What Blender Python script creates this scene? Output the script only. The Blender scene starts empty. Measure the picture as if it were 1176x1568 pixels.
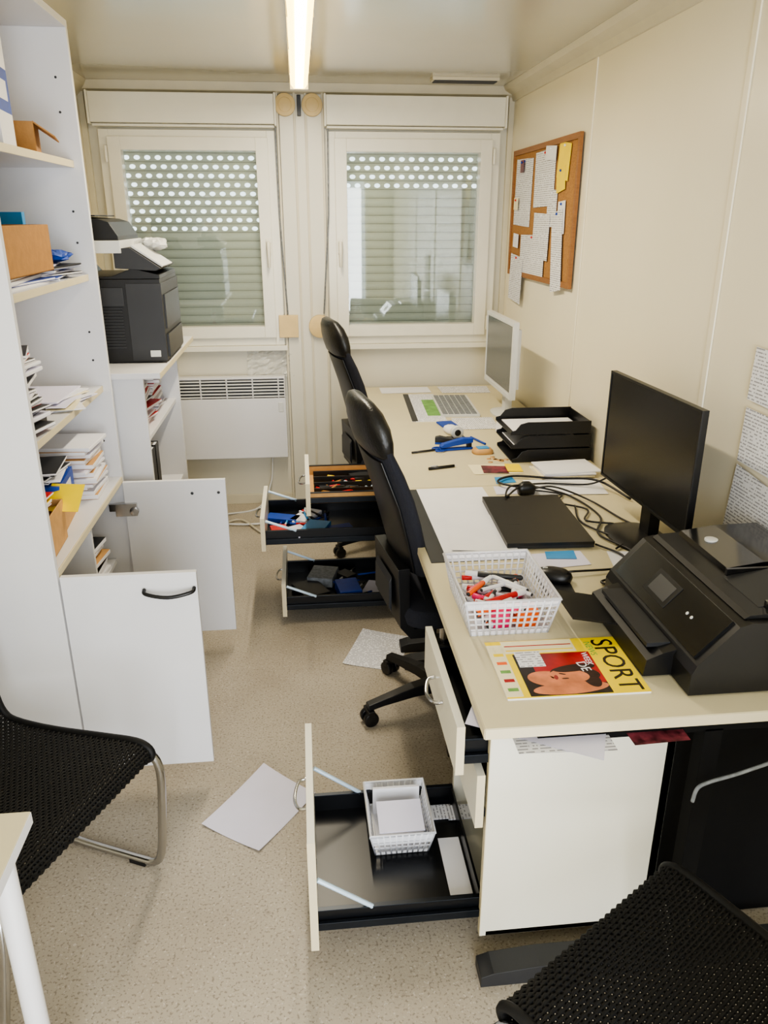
import bpy, bmesh, math, random
from mathutils import Vector, Matrix
random.seed(7)
D=bpy.data
def lin(c):
    c=c/255.
    return c/12.92 if c<=.04045 else ((c+.055)/1.055)**2.4
def C(r,g,b): return (lin(r),lin(g),lin(b),1)
# ------------------------------------------------------------ materials
def mat(name,col,rough=.5,metal=0,var=.06,vs=12,bump=0,bs=150,emis=0,alpha=1,coat=0,spec=.5,stretch=None):
    m=D.materials.new(name);m.use_nodes=True;nt=m.node_tree;n=nt.nodes;l=nt.links
    p=n['Principled BSDF'];col=C(*col)
    tc=n.new('ShaderNodeTexCoord');no=n.new('ShaderNodeTexNoise');no.inputs['Scale'].default_value=vs;no.inputs['Detail'].default_value=4
    vec=tc.outputs['Object']
    if stretch:
        mp=n.new('ShaderNodeMapping');mp.inputs['Scale'].default_value=stretch;l.new(vec,mp.inputs[0]);vec=mp.outputs[0]
    l.new(vec,no.inputs['Vector'])
    cr=n.new('ShaderNodeValToRGB');cr.color_ramp.elements[0].position=.3;cr.color_ramp.elements[1].position=.7
    cr.color_ramp.elements[0].color=tuple(min(1,c*(1-var)) for c in col[:3])+(1,)
    cr.color_ramp.elements[1].color=tuple(min(1,c*(1+var)) for c in col[:3])+(1,)
    l.new(no.outputs[0],cr.inputs[0]);l.new(cr.outputs[0],p.inputs['Base Color'])
    p.inputs['Roughness'].default_value=rough;p.inputs['Metallic'].default_value=metal
    p.inputs['Specular IOR Level'].default_value=spec
    if coat:p.inputs['Coat Weight'].default_value=coat;p.inputs['Coat Roughness'].default_value=.15
    if emis:
        l.new(cr.outputs[0],p.inputs['Emission Color']);p.inputs['Emission Strength'].default_value=emis
    if alpha<1:p.inputs['Alpha'].default_value=alpha
    if bump:
        nb=n.new('ShaderNodeTexNoise');nb.inputs['Scale'].default_value=bs;nb.inputs['Detail'].default_value=3;l.new(vec,nb.inputs['Vector'])
        bp=n.new('ShaderNodeBump');bp.inputs['Strength'].default_value=bump;bp.inputs['Distance'].default_value=.01
        l.new(nb.outputs[0],bp.inputs['Height']);l.new(bp.outputs[0],p.inputs['Normal'])
    return m
def mth(nt,op,a,b=None,c=None):
    x=nt.nodes.new('ShaderNodeMath');x.operation=op
    for i,v in enumerate((a,b,c)):
        if v is None:continue
        if isinstance(v,(int,float)):x.inputs[i].default_value=v
        else:nt.links.new(v,x.inputs[i])
    return x.outputs[0]
def printmat(name,row,colax,base=(230,230,234),ink=(95,95,105),pitch=.0095,thr=.46,rough=.6):
    """printed page: lines of 'words' in object space"""
    m=D.materials.new(name);m.use_nodes=True;nt=m.node_tree;n=nt.nodes;l=nt.links;p=n['Principled BSDF']
    tc=n.new('ShaderNodeTexCoord');sp=n.new('ShaderNodeSeparateXYZ');l.new(tc.outputs['Object'],sp.inputs[0])
    r=sp.outputs['XYZ'.index(row)];c=sp.outputs['XYZ'.index(colax)]
    q=mth(nt,'DIVIDE',r,pitch);fr=mth(nt,'FRACT',q);ln=mth(nt,'LESS_THAN',fr,.38);fl=mth(nt,'FLOOR',q)
    cb=n.new('ShaderNodeCombineXYZ');l.new(mth(nt,'MULTIPLY',c,75),cb.inputs[0]);l.new(mth(nt,'MULTIPLY',fl,3.7),cb.inputs[1])
    no=n.new('ShaderNodeTexNoise');no.inputs['Scale'].default_value=1.6;l.new(cb.outputs[0],no.inputs['Vector'])
    w=mth(nt,'GREATER_THAN',no.outputs[0],thr);k=mth(nt,'MULTIPLY',mth(nt,'MULTIPLY',w,ln),.7)
    mx=n.new('ShaderNodeMix');mx.data_type='RGBA';l.new(k,mx.inputs[0]);mx.inputs[6].default_value=C(*base);mx.inputs[7].default_value=C(*ink)
    l.new(mx.outputs[2],p.inputs['Base Color']);p.inputs['Roughness'].default_value=rough
    return m
def floormat():
    m=D.materials.new('floor_vinyl');m.use_nodes=True;nt=m.node_tree;n=nt.nodes;l=nt.links;p=n['Principled BSDF']
    tc=n.new('ShaderNodeTexCoord')
    def noise(s,d=3):
        x=n.new('ShaderNodeTexNoise');x.inputs['Scale'].default_value=s;x.inputs['Detail'].default_value=d;l.new(tc.outputs['Object'],x.inputs['Vector']);return x.outputs[0]
    def ramp(i,a,b,ca,cb):
        r=n.new('ShaderNodeValToRGB');r.color_ramp.elements[0].position=a;r.color_ramp.elements[1].position=b
        r.color_ramp.elements[0].color=ca;r.color_ramp.elements[1].color=cb;l.new(i,r.inputs[0]);return r.outputs[0]
    base=ramp(noise(3,5),.3,.7,C(164,154,138),C(180,171,155))
    def mix(f,a,b):
        x=n.new('ShaderNodeMix');x.data_type='RGBA';l.new(f,x.inputs[0]);l.new(a,x.inputs[6])
        x.inputs[7].default_value=b;return x.outputs[2]
    K=(0,0,0,1)
    c=mix(ramp(noise(150,2),.57,.63,K,(.6,.6,.6,1)),base,C(106,97,86))
    c=mix(ramp(noise(115,2),.62,.68,K,(.45,.45,.45,1)),c,C(214,208,198))
    c=mix(ramp(noise(16,6),.68,.76,K,(.5,.5,.5,1)),c,C(74,64,54))
    c=mix(ramp(noise(1.3,4),.5,.75,K,(.3,.3,.3,1)),c,C(120,108,90))
    l.new(c,p.inputs['Base Color'])
    l.new(ramp(noise(6),.3,.7,(.42,)*3+(1,),(.58,)*3+(1,)),p.inputs['Roughness'])
    bp=n.new('ShaderNodeBump');bp.inputs['Strength'].default_value=.12;bp.inputs['Distance'].default_value=.004;l.new(noise(160),bp.inputs['Height']);l.new(bp.outputs[0],p.inputs['Normal'])
    return m
def shuttermat(name,zcut):
    m=D.materials.new(name);m.use_nodes=True;nt=m.node_tree;n=nt.nodes;l=nt.links;p=n['Principled BSDF'];out=n['Material Output']
    p.inputs['Roughness'].default_value=.5
    g=n.new('ShaderNodeTexCoord');sp=n.new('ShaderNodeSeparateXYZ');l.new(g.outputs['Object'],sp.inputs[0])
    q=mth(nt,'DIVIDE',sp.outputs[2],.0457);fr=mth(nt,'FRACT',q);fl=mth(nt,'FLOOR',q)
    off=mth(nt,'MULTIPLY',mth(nt,'MODULO',fl,2.),.5)
    cc=mth(nt,'FRACT',mth(nt,'ADD',mth(nt,'DIVIDE',mth(nt,'ADD',sp.outputs[0],5.),.056),off))
    a=mth(nt,'POWER',mth(nt,'DIVIDE',mth(nt,'ABSOLUTE',mth(nt,'SUBTRACT',cc,.5)),.29),2.)
    b=mth(nt,'POWER',mth(nt,'DIVIDE',mth(nt,'ABSOLUTE',mth(nt,'SUBTRACT',fr,.5)),.25),2.)
    hole=mth(nt,'LESS_THAN',mth(nt,'ADD',a,b),1.)
    hole=mth(nt,'MULTIPLY',hole,mth(nt,'GREATER_THAN',sp.outputs[2],zcut))
    seam=mth(nt,'LESS_THAN',fr,.10)
    mc=n.new('ShaderNodeMix');mc.data_type='RGBA';l.new(seam,mc.inputs[0]);mc.inputs[6].default_value=C(214,213,203);mc.inputs[7].default_value=C(160,160,150);l.new(mc.outputs[2],p.inputs['Base Color'])
    t=n.new('ShaderNodeBsdfTransparent');mx=n.new('ShaderNodeMixShader')
    tl=n.new('ShaderNodeBsdfTranslucent');tl.inputs[0].default_value=C(205,204,192);m2=n.new('ShaderNodeMixShader');m2.inputs[0].default_value=.035
    l.new(p.outputs[0],m2.inputs[1]);l.new(tl.outputs[0],m2.inputs[2])
    l.new(hole,mx.inputs[0]);l.new(m2.outputs[0],mx.inputs[1]);l.new(t.outputs[0],mx.inputs[2]);l.new(mx.outputs[0],out.inputs[0])
    return m
def glassmat():
    m=D.materials.new('window_glass');m.use_nodes=True;nt=m.node_tree;n=nt.nodes;l=nt.links;out=n['Material Output'];n.remove(n['Principled BSDF'])
    t=n.new('ShaderNodeBsdfTransparent');t.inputs[0].default_value=(.90,.93,.90,1);g=n.new('ShaderNodeBsdfGlossy');g.inputs['Roughness'].default_value=.02
    f=n.new('ShaderNodeFresnel');f.inputs[0].default_value=1.5
    no=n.new('ShaderNodeTexNoise');no.inputs['Scale'].default_value=4
    k=mth(nt,'MULTIPLY',f.outputs[0],mth(nt,'ADD',mth(nt,'MULTIPLY',no.outputs[0],.1),1.9))
    mx=n.new('ShaderNodeMixShader');l.new(k,mx.inputs[0]);l.new(t.outputs[0],mx.inputs[1]);l.new(g.outputs[0],mx.inputs[2]);l.new(mx.outputs[0],out.inputs[0])
    return m
M_floor=floormat()
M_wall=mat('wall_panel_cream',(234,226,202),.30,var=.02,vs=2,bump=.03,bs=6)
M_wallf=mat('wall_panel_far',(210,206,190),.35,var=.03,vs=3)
M_ceil=mat('ceiling_panel',(182,178,163),.2,var=.03,vs=1.5,bump=.05,bs=3,coat=.7)
M_trim=mat('trim_cream',(202,195,173),.4,var=.03)
M_pvc=mat('window_pvc',(224,221,207),.3,var=.02)
M_gask=mat('rubber_gasket',(40,40,40),.6)
M_glass=glassmat()
M_sh1=shuttermat('shutter_slats_a',1.6);M_sh2=shuttermat('shutter_slats_b',1.82)
M_white=mat('white_laminate',(216,216,219),.35,var=.015,vs=5)
M_edge=mat('cream_edge',(212,201,170),.45,var=.03)
M_desk=mat('desk_laminate',(208,198,165),.38,var=.03,vs=6)
M_ped=mat('pedestal_white',(228,225,210),.38,var=.02,vs=4)
M_black=mat('black_plastic',(16,16,18),.38,var=.1)
M_blackg=mat('black_gloss',(10,10,12),.12,var=.1,coat=.6)
M_matte=mat('matte_black_panel',(8,8,9),.8,var=.2,spec=.2)
M_dgrey=mat('dark_grey_plastic',(40,41,44),.45,var=.08)
M_screen=mat('screen_dark',(11,11,13),.25,var=.1)
M_screen2=mat('screen_grey',(84,88,88),.2,var=.1,vs=3)
M_silver=mat('silver_plastic',(208,209,207),.35,var=.03)
M_metal=mat('drawer_metal_black',(14,16,20),.3,metal=.2,var=.15,vs=8)
M_rail=mat('drawer_rail',(40,44,50),.3,metal=.7,var=.1)
M_brace=mat('brace_steel',(196,216,232),.35,metal=.1)
M_chrome=mat('chrome_tube',(190,190,190),.2,metal=1,var=.05)
M_fabric=mat('chair_fabric',(32,34,44),.95,var=.2,vs=300,bump=.4,bs=500)
M_leather=mat('chair_leather',(22,22,22),.35,var=.2,vs=30,bump=.15,bs=120)
M_weave=mat('black_woven_cord',(12,12,13),.6,var=.3,vs=40,spec=.35)
M_paper=mat('paper_white',(230,230,235),.6,var=.02)
M_paper2=mat('paper_lilac',(220,218,236),.6,var=.02)
M_print_z=printmat('printed_page_wall','Z','Y')
M_print_y=printmat('printed_page_flat','Y','X')
M_print_x=printmat('printed_page_flat_b','X','Y')
M_card=mat('cardboard',(166,120,66),.75,var=.1,vs=30,bump=.1)
M_card2=mat('cardboard_light',(196,152,98),.75,var=.08,vs=30)
M_cork=mat('cork',(164,120,72),.9,var=.25,vs=180,bump=.3,bs=200)
M_wood=mat('oak_frame',(146,98,52),.5,var=.15,vs=20,stretch=(1,1,8))
M_blue=mat('blue_print',(16,64,160),.45,var=.15,vs=20)
M_lblue=mat('light_blue',(60,145,205),.45)
M_red=mat('red_print',(195,30,34),.45,var=.15,vs=20)
M_yel=mat('yellow_print',(248,218,16),.5,var=.05)
M_cream=mat('cream_paper',(238,228,190),.5,var=.05)
M_green=mat('green_print',(110,160,80),.5,var=.3,vs=30)
M_pink=mat('pink_marker',(240,40,115),.35)
M_orange=mat('orange_marker',(244,104,30),.35)
M_skin=mat('photo_skin_tone',(205,126,88),.4,var=.3,vs=22)
M_lips=mat('photo_lip_tone',(150,50,48),.4)
M_magred=mat('photo_red_backdrop',(165,20,28),.35,var=.5,vs=14)
M_magblk=mat('photo_dark',(26,16,18),.35,var=.8,vs=40)
M_hair=mat('photo_hair',(46,22,16),.5,var=.6,vs=60,stretch=(1,6,1))
M_multi=mat('leaflet_photo_print',(110,50,60),.4,var=.9,vs=35)
M_clear=mat('basket_plastic',(240,240,246),.3,var=.02,alpha=.72)
M_basket=mat('basket_white',(236,237,242),.35,var=.02)
M_vent=mat('vent_beige',(216,190,136),.5)
M_foil=mat('plastic_foil',(225,225,220),.12,bump=.8,bs=25,alpha=.55)
M_lamp=mat('lamp_diffuser',(255,220,124),.4,emis=7.5,var=.03)
M_tube=mat('lamp_tube_glow',(255,244,200),.4,emis=24,var=.01)
M_wicker=mat('grey_crate',(120,124,128),.6,var=.3,vs=60)
# ------------------------------------------------------------ builder
def cr(pts,n=8):
    P=[Vector(p) for p in pts];P=[2*P[0]-P[1]]+P+[2*P[-1]-P[-2]];o=[]
    for i in range(1,len(P)-2):
        a,b,c,d=P[i-1:i+3]
        for k in range(n):
            t=k/n
            o.append(.5*((2*b)+(c-a)*t+(2*a-5*b+4*c-d)*t*t+(3*b-a-3*c+d)*t**3))
    o.append(P[-2].copy());return o
def TR(x,y,z=0,a=0,ax='Z'): return Matrix.Translation((x,y,z))@Matrix.Rotation(math.radians(a),4,ax)
class B:
    def __init__(s,name,M=None):
        s.name=name;s.V=[];s.F=[];s.FM=[];s.FS=[];s.mats=[];s.M=M or Matrix.Identity(4)
    def add(s,vs,fs,m,sm=False,M=None):
        if m not in s.mats:s.mats.append(m)
        i=s.mats.index(m);o=len(s.V);T=s.M@M if M is not None else s.M
        s.V+=[T@Vector(v) for v in vs]
        for f in fs:s.F.append([o+k for k in f]);s.FM.append(i);s.FS.append(sm)
    def box(s,x0,x1,y0,y1,z0,z1,m,M=None):
        v=[(x,y,z) for z in(z0,z1) for x,y in((x0,y0),(x1,y0),(x1,y1),(x0,y1))]
        s.add(v,[(3,2,1,0),(4,5,6,7),(0,1,5,4),(1,2,6,5),(2,3,7,6),(3,0,4,7)],m,False,M)
    def prism(s,pts,ax,a0,a1,m,M=None,sm=False):
        n=len(pts);v=[]
        for a in(a0,a1):
            for p,q in pts: v.append({'x':(a,p,q),'y':(p,a,q),'z':(p,q,a)}[ax])
        s.add(v,[list(range(n))[::-1],list(range(n,2*n))]+[(i,(i+1)%n,n+(i+1)%n,n+i) for i in range(n)],m,sm,M)
    def loft(s,rings,m,cap=True,sm=True,M=None):
        n=len(rings[0]);v=[p for r in rings for p in r];f=[]
        for k in range(len(rings)-1):
            for i in range(n):f.append((k*n+i,k*n+(i+1)%n,(k+1)*n+(i+1)%n,(k+1)*n+i))
        if cap:f+= [list(range(n))[::-1],list(range((len(rings)-1)*n,len(rings)*n))]
        s.add(v,f,m,sm,M)
    def tube(s,pts,r,m,seg=8,M=None,closed=False):
        P=[Vector(p) for p in pts];N=len(P);rings=[];up=None
        for i in range(N):
            if closed:t=P[(i+1)%N]-P[i-1]
            else:t=P[min(i+1,N-1)]-P[max(i-1,0)]
            if t.length<1e-9:t=Vector((0,0,1))
            t.normalize()
            if up is None:
                up=t.orthogonal().normalized()
            up=(up-t*up.dot(t))
            if up.length<1e-6:up=t.orthogonal()
            up.normalize();w=t.cross(up)
            rr=r[i] if isinstance(r,(list,tuple)) else r
            rings.append([P[i]+(up*math.cos(a)+w*math.sin(a))*rr for a in [2*math.pi*k/seg for k in range(seg)]])
        if closed:rings.append(rings[0])
        s.loft(rings,m,not closed,True,M)
    def cyl(s,p,q,r,m,seg=16,r2=None,M=None):
        s.tube([p,q],[r,r2 if r2 is not None else r],m,seg,M)
    def ell(s,c,rx,ry,rz,m,M=None,seg=16,rg=8,half=False):
        rings=[]
        for k in range(rg+1):
            a=(-math.pi/2 if not half else 0)+(math.pi if not half else math.pi/2)*k/rg
            a=max(-1.56,min(1.56,a))
            rings.append([(c[0]+rx*math.cos(a)*math.cos(t),c[1]+ry*math.cos(a)*math.sin(t),c[2]+rz*math.sin(a)) for t in [2*math.pi*j/seg for j in range(seg)]])
        s.loft(rings,m,True,True,M)
    def cushion(s,rows,m,seg=28,e=4,M=None):
        """rows: (z,cx,cy,hx,hy) superellipse rings"""
        rings=[]
        for z,cx,cy,hx,hy in rows:
            R=[]
            for j in range(seg):
                t=2*math.pi*j/seg;c,q=math.cos(t),math.sin(t)
                R.append((cx+hx*math.copysign(abs(c)**(2/e),c),cy+hy*math.copysign(abs(q)**(2/e),q),z))
            rings.append(R)
        s.loft(rings,m,True,True,M)
    def text(s,body,size,m,M):
        cu=D.curves.new('t','FONT');cu.body=body;cu.size=size;cu.extrude=.0002;cu.resolution_u=3
        ob=D.objects.new('t',cu);bpy.context.collection.objects.link(ob);bpy.context.view_layer.update()
        me=D.meshes.new_from_object(ob.evaluated_get(bpy.context.evaluated_depsgraph_get()))
        s.add([v.co.copy() for v in me.vertices],[list(p.vertices) for p in me.polygons],m,False,M)
        D.objects.remove(ob)
    def done(s,bevel=.0015,seg=2):
        me=D.meshes.new(s.name);me.from_pydata([tuple(v) for v in s.V],[],s.F)
        for m in s.mats:me.materials.append(m)
        me.polygons.foreach_set('material_index',s.FM);me.polygons.foreach_set('use_smooth',s.FS);me.update()
        bm=bmesh.new();bm.from_mesh(me);bmesh.ops.recalc_face_normals(bm,faces=bm.faces);bm.to_mesh(me);bm.free()
        ob=D.objects.new(s.name,me);bpy.context.collection.objects.link(ob)
        if bevel:
            md=ob.modifiers.new('bevel','BEVEL');md.width=bevel;md.segments=seg;md.limit_method='ANGLE';md.angle_limit=math.radians(50)
        return ob
def simple(name,*a,bevel=.001):
    b=B(name);b.box(*a);return b.done(bevel)
# ------------------------------------------------------------ room
XL,XR,YF,YN,H=-1.1,1.2,4.65,-1.0,2.34
simple('floor',XL-.1,XR+.1,YN-.1,YF+.2,-.05,0,M_floor,bevel=0)
simple('ceiling',XL-.1,XR+.1,YN-.1,YF+.2,H,H+.06,M_ceil,bevel=0)
simple('wall_left',XL-.1,XL,YN-.1,YF+.2,0,H,M_wall,bevel=0)
simple('wall_right',XR,XR+.1,YN-.1,YF+.2,0,H,M_wall,bevel=0)
b=B('wall_near')
DX0,DX1,DH=-.35,.85,2.1
b.box(XL,DX0,YN-.1,YN,0,H,M_wall);b.box(DX1,XR,YN-.1,YN,0,H,M_wall);b.box(DX0,DX1,YN-.1,YN,DH,H,M_wall);b.done(0)
b=B('door_1')
for x in(DX0-.04,DX1):b.box(x,x+.04,YN+.001,YN+.02,0,DH+.04,M_pvc)
b.box(DX0,DX1,YN+.001,YN+.02,DH,DH+.04,M_pvc);b.done()
WZ0,WZ1=1.0,2.115
WL=(-1.005,-.112);WR=(.185,1.115)
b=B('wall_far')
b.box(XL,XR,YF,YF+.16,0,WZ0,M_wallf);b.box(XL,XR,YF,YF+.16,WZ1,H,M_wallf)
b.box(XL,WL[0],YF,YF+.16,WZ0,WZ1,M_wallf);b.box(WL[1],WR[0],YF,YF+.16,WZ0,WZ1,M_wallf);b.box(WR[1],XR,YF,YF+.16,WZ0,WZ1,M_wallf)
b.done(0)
def ring(b,x0,x1,z0,z1,w,y0,y1,m):
    b.box(x0,x0+w,y0,y1,z0,z1,m);b.box(x1-w,x1,y0,y1,z0,z1,m);b.box(x0+w,x1-w,y0,y1,z0,z0+w,m);b.box(x0+w,x1-w,y0,y1,z1-w,z1,m)
def window(name,x0,x1,hx,g0,g1):
    b=B(name)
    ring(b,x0-.015,x1+.015,WZ0-.015,WZ1,.05,YF-.03,YF+.06,M_pvc)
    ring(b,x0+.03,x1-.03,WZ0+.03,WZ1-.035,.065,YF-.05,YF+.04,M_pvc)
    ring(b,x0+.085,x1-.085,WZ0+.085,WZ1-.09,.007,YF-.035,YF+.03,M_gask)
    b.box(x0+.088,x1-.088,YF+.012,YF+.016,WZ0+.088,WZ1-.092,M_glass)
    b.box(hx-.014,hx+.014,YF-.062,YF-.05,1.49,1.57,M_pvc)
    b.cyl((hx,YF-.09,1.55),(hx,YF-.055,1.55),.009,M_pvc)
    b.tube([(hx,YF-.09,1.555),(hx,YF-.093,1.5),(hx,YF-.09,1.42)],[.011,.010,.008],M_pvc,8)
    for z in(WZ0+.1,WZ1-.12):b.cyl((g0,YF-.055,z-.04),(g0,YF-.055,z+.04),.008,M_pvc)
    b.box(x0-.03,x1+.03,YF-.05,YF,WZ0-.045,WZ0-.016,M_pvc)
    return b.done(.003)
window('window_1',WL[0],WL[1],-.162,WL[0]+.02,0)
window('window_2',WR[0],WR[1],.236,WR[1]-.02,0)
def shutter(x0,x1,m):
    b=B('roller_shutter');n=25;h=.0457;z0=math.floor(WZ0/h)*h-.0
    pr=[]
    for k in range(n):
        for t in(0,.08,.3,.5,.7,.92):
            pr.append((YF+.105-.009*math.sin(math.pi*t)**.6 if t else YF+.108,z0+(k+t)*h))
    v=[];f=[]
    for y,z in pr:v+=[(x0,y,z),(x1,y,z)]
    for i in range(len(pr)-1):f.append((2*i,2*i+1,2*i+3,2*i+2))
    b.add(v,f,m,True);ob=b.done(0)
shutter(WL[0]+.002,WL[1]-.002,M_sh1);shutter(WR[0]+.002,WR[1]-.002,M_sh2)
for x0,x1 in((-1.037,-.1),(.173,1.135)):
    b=B('roller_shutter_box');b.box(x0,x1,YF-.1,YF,2.14,2.282,M_pvc);b.box(x0-.012,x0,YF-.105,YF,2.132,2.288,M_pvc);b.box(x1,x1+.012,YF-.105,YF,2.132,2.288,M_pvc);b.box(x0,x1,YF-.07,YF,2.125,2.138,M_pvc);b.done(.004)
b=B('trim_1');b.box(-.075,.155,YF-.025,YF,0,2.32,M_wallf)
for x in(-.09,.0,.06,.15):b.box(x,x+.012,YF-.035,YF-.0,0,2.3,M_trim)
b.done(.002)
b=B('trim_2');b.prism([(YF,2.34),(YF-.06,2.34),(YF-.045,2.30),(YF-.02,2.288),(YF,2.288)],'x',XL,XR,M_trim);b.done(.002)
b=B('trim_3');b.prism([(XR,2.34),(XR-.075,2.34),(XR-.06,2.318),(XR-.022,2.30),(XR-.012,2.27),(XR,2.27)],'y',YN,YF,M_trim);b.done(.002)
b=B('trim_4');b.prism([(XL,2.34),(XL+.06,2.34),(XL+.045,2.315),(XL+.012,2.28),(XL,2.27)],'y',YN,YF,M_trim);b.done(.002)
b=B('trim_5')
for y in(3.37,2.2,1.05):b.box(XR-.006,XR,y-.014,y+.014,0,2.27,M_wall)
b.box(XR-.03,XR,YF-.03,YF,0,2.29,M_trim);b.box(XL,XL+.03,YF-.03,YF,0,2.29,M_trim);b.done(.002)
b=B('baseboard_far');b.box(XL,XR,YF-.015,YF,0,.06,M_trim);b.done(.002)
b=B('baseboard_right');b.box(XR-.012,XR,YN,YF-.015,0,.06,M_trim);b.done(.002)
b=B('wall_vent')
for x in(-.042,.101):
    b.cyl((x,YF-.05,2.238),(x,YF-.03,2.238),.055,M_vent,24);b.cyl((x,YF-.054,2.238),(x,YF-.05,2.238),.035,M_vent,24)
b.box(.022,.042,YF-.045,YF-.03,2.185,2.285,M_black);b.done(.002)
b=B('strap_winder')
b.box(-.125,-.015,YF-.055,YF-.03,1.03,1.155,M_vent);b.cyl((.111,YF-.055,1.09),(.111,YF-.03,1.09),.065,M_vent,24)
b.tube([(-.098,YF-.055,2.13),(-.095,YF-.05,1.7),(-.072,YF-.045,1.16)],.005,M_wicker,6)
b.tube([(.18,YF-.055,2.13),(.175,YF-.05,1.7),(.135,YF-.045,1.16)],.005,M_wicker,6)
b.done(.006)
b=B('wall_heater');b.box(-.735,-.105,YF-.095,YF-.03,.32,.685,M_white);b.box(-.735,-.105,YF-.075,YF-.03,.685,.8,M_dgrey)
for k in range(6):
    z=.69+k*.0185;b.box(-.735,-.105,YF-.095,YF-.078,z,z+.009,M_silver)
for x in(-.735,-.6,-.45,-.3,-.15,-.113):b.box(x,x+.008,YF-.097,YF-.07,.685,.805,M_white)
b.box(-.735,-.105,YF-.095,YF-.03,.798,.812,M_white);b.box(-.15,-.12,YF-.098,YF-.09,.6,.66,M_silver)
b.box(-.7,-.66,YF-.03,YF,.35,.75,M_dgrey);b.box(-.2,-.16,YF-.03,YF,.35,.75,M_dgrey);b.done(.004)
b=B('plastic_foil_sheet')
v=[];f=[];n=12
for i in range(n+1):
    for j in range(n+1):
        v.append((-.32+.27*i/n+random.uniform(-.004,.004),YF-.012-random.uniform(0,.018),.80+.17*j/n+random.uniform(-.004,.004)))
for i in range(n):
    for j in range(n):f.append((i*(n+1)+j,(i+1)*(n+1)+j,(i+1)*(n+1)+j+1,i*(n+1)+j+1))
b.add(v,f,M_foil);b.done(0)
b=B('ceiling_fluorescent_lamp')
b.box(-.012,.078,2.45,4.13,2.30,2.34,M_white)
b.prism([(-.008,2.30),(-.006,2.262),(.008,2.245),(.058,2.245),(.072,2.262),(.074,2.30)],'y',2.47,4.11,M_lamp)
b.box(.016,.05,2.5,4.08,2.2425,2.2455,M_tube)
for y in(2.45,4.11):b.box(-.01,.076,y,y+.02,2.242,2.30,M_white)
for y in(2.8,3.3,3.8):b.box(-.0095,.0755,y,y+.006,2.262,2.31,M_trim)
b.done(.002)
b=B('ceiling_vent')
b.box(.70,1.04,4.33,4.42,2.325,2.34,M_trim)
for k in range(4):b.box(.71,1.03,4.338+k*.02,4.35+k*.02,2.32,2.327,M_dgrey)
b.done(.001)
# ------------------------------------------------------------ bookcase
BX=-.70;b=B('bookcase')
x0=XL+.005
b.box(x0,BX,2.03,2.05,0,2.24,M_white);b.box(x0,BX,2.90,2.92,0,2.24,M_white)
b.box(x0,BX,2.03,2.92,2.24,2.262,M_white);b.box(x0,x0+.008,2.05,2.90,.09,2.24,M_white)
for z in(1.835,1.475,1.085):b.box(x0+.008,BX-.03,2.05,2.90,z,z+.022,M_white)
for z in(1.835,1.475,1.085):b.box(BX-.031,BX-.028,2.05,2.90,z,z+.022,M_edge)
b.box(x0+.008,BX-.005,2.05,2.90,.735,.757,M_white);b.box(BX-.005,BX,2.05,2.90,.735,.757,M_edge)
b.box(x0+.008,BX-.02,2.05,2.90,.07,.09,M_white);b.box(BX-.04,BX-.02,2.05,2.90,0,.07,M_white)
b.box(x0+.008,BX-.06,2.05,2.90,.40,.418,M_white)
b.box(x0+.008,BX-.02,2.47,2.486,.09,.735,M_white)
b.box(BX+.004,-.322,2.036,2.054,.088,.742,M_white)
b.box(BX+.004,-.312,2.872,2.890,.088,.742,M_white)
b.tube(cr([(-.47,2.034,.695),(-.462,2.014,.689),(-.40,2.004,.681),(-.338,2.014,.689),(-.33,2.034,.695)],6),.0055,M_black,8)
for z in(.63,.2):
    b.box(BX-.03,BX+.05,2.855,2.872,z-.02,z+.03,M_chrome);b.cyl((BX+.04,2.866,z),(BX+.04,2.85,z),.017,M_chrome)
    b.box(BX-.06,BX+.0,2.885,2.9,z-.01,z+.02,M_chrome)
for x in(-.34,-.44):b.cyl((x,2.868,.69),(x,2.872,.69),.006,M_dgrey,8)
for z in(1.6,1.7,1.3,1.2,.9,2.0,2.1):b.cyl((BX-.05,2.897,z),(BX-.05,2.901,z),.004,M_dgrey,8)
b.done(.0012)
def stack(name,x,y,z,w,d,n,mats,jit=.015,th=(.003,.012),ang=8):
    b=B(name);zz=z
    for i in range(n):
        t=random.uniform(*th);T=TR(x+random.uniform(-jit,jit),y+random.uniform(-jit,jit),0,random.uniform(-ang,ang))
        s=random.uniform(.85,1);m=mats[i%len(mats)]
        b.box(-w/2*s,w/2*s,-d/2*s,d/2*s,zz,zz+t,m,T)
        if t>.006:b.box(-w/2*s+.002,w/2*s+.0008,-d/2*s-.0008,d/2*s+.0008,zz+.0015,zz+t-.0015,M_paper,T)
        zz+=t+.0003
    b.done(.0006,1);return zz
def openbox(name,x0,x1,y0,y1,z0,z1,m,t=.004,a=0):
    cx,cy=(x0+x1)/2,(y0+y1)/2;b=B(name,TR(cx,cy,0,a));w,d=(x1-x0)/2,(y1-y0)/2
    b.box(-w,w,-d,d,z0,z0+t,m);b.box(-w,-w+t,-d,d,z0,z1,m);b.box(w-t,w,-d,d,z0,z1,m);b.box(-w,w,-d,-d+t,z0,z1,m);b.box(-w,w,d-t,d,z0,z1,m)
    b.done(.001,1);
def book(name,x0,x1,y0,y1,z0,z1,m,a=0):
    cx,cy=(x0+x1)/2,(y0+y1)/2;b=B(name,TR(cx,cy,0,a));w,d=(x1-x0)/2,(y1-y0)/2
    b.box(-w,w,-d,-d+.003,z0,z1,m);b.box(-w,w,d-.003,d,z0,z1,m);b.box(w-.003,w,-d,d,z0,z1,m);b.box(-w,w-.004,-d+.003,d-.003,z0+.004,z1-.004,M_paper)
    b.done(.0008,1)
S=[1.857,1.497,1.107,.757]
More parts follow.
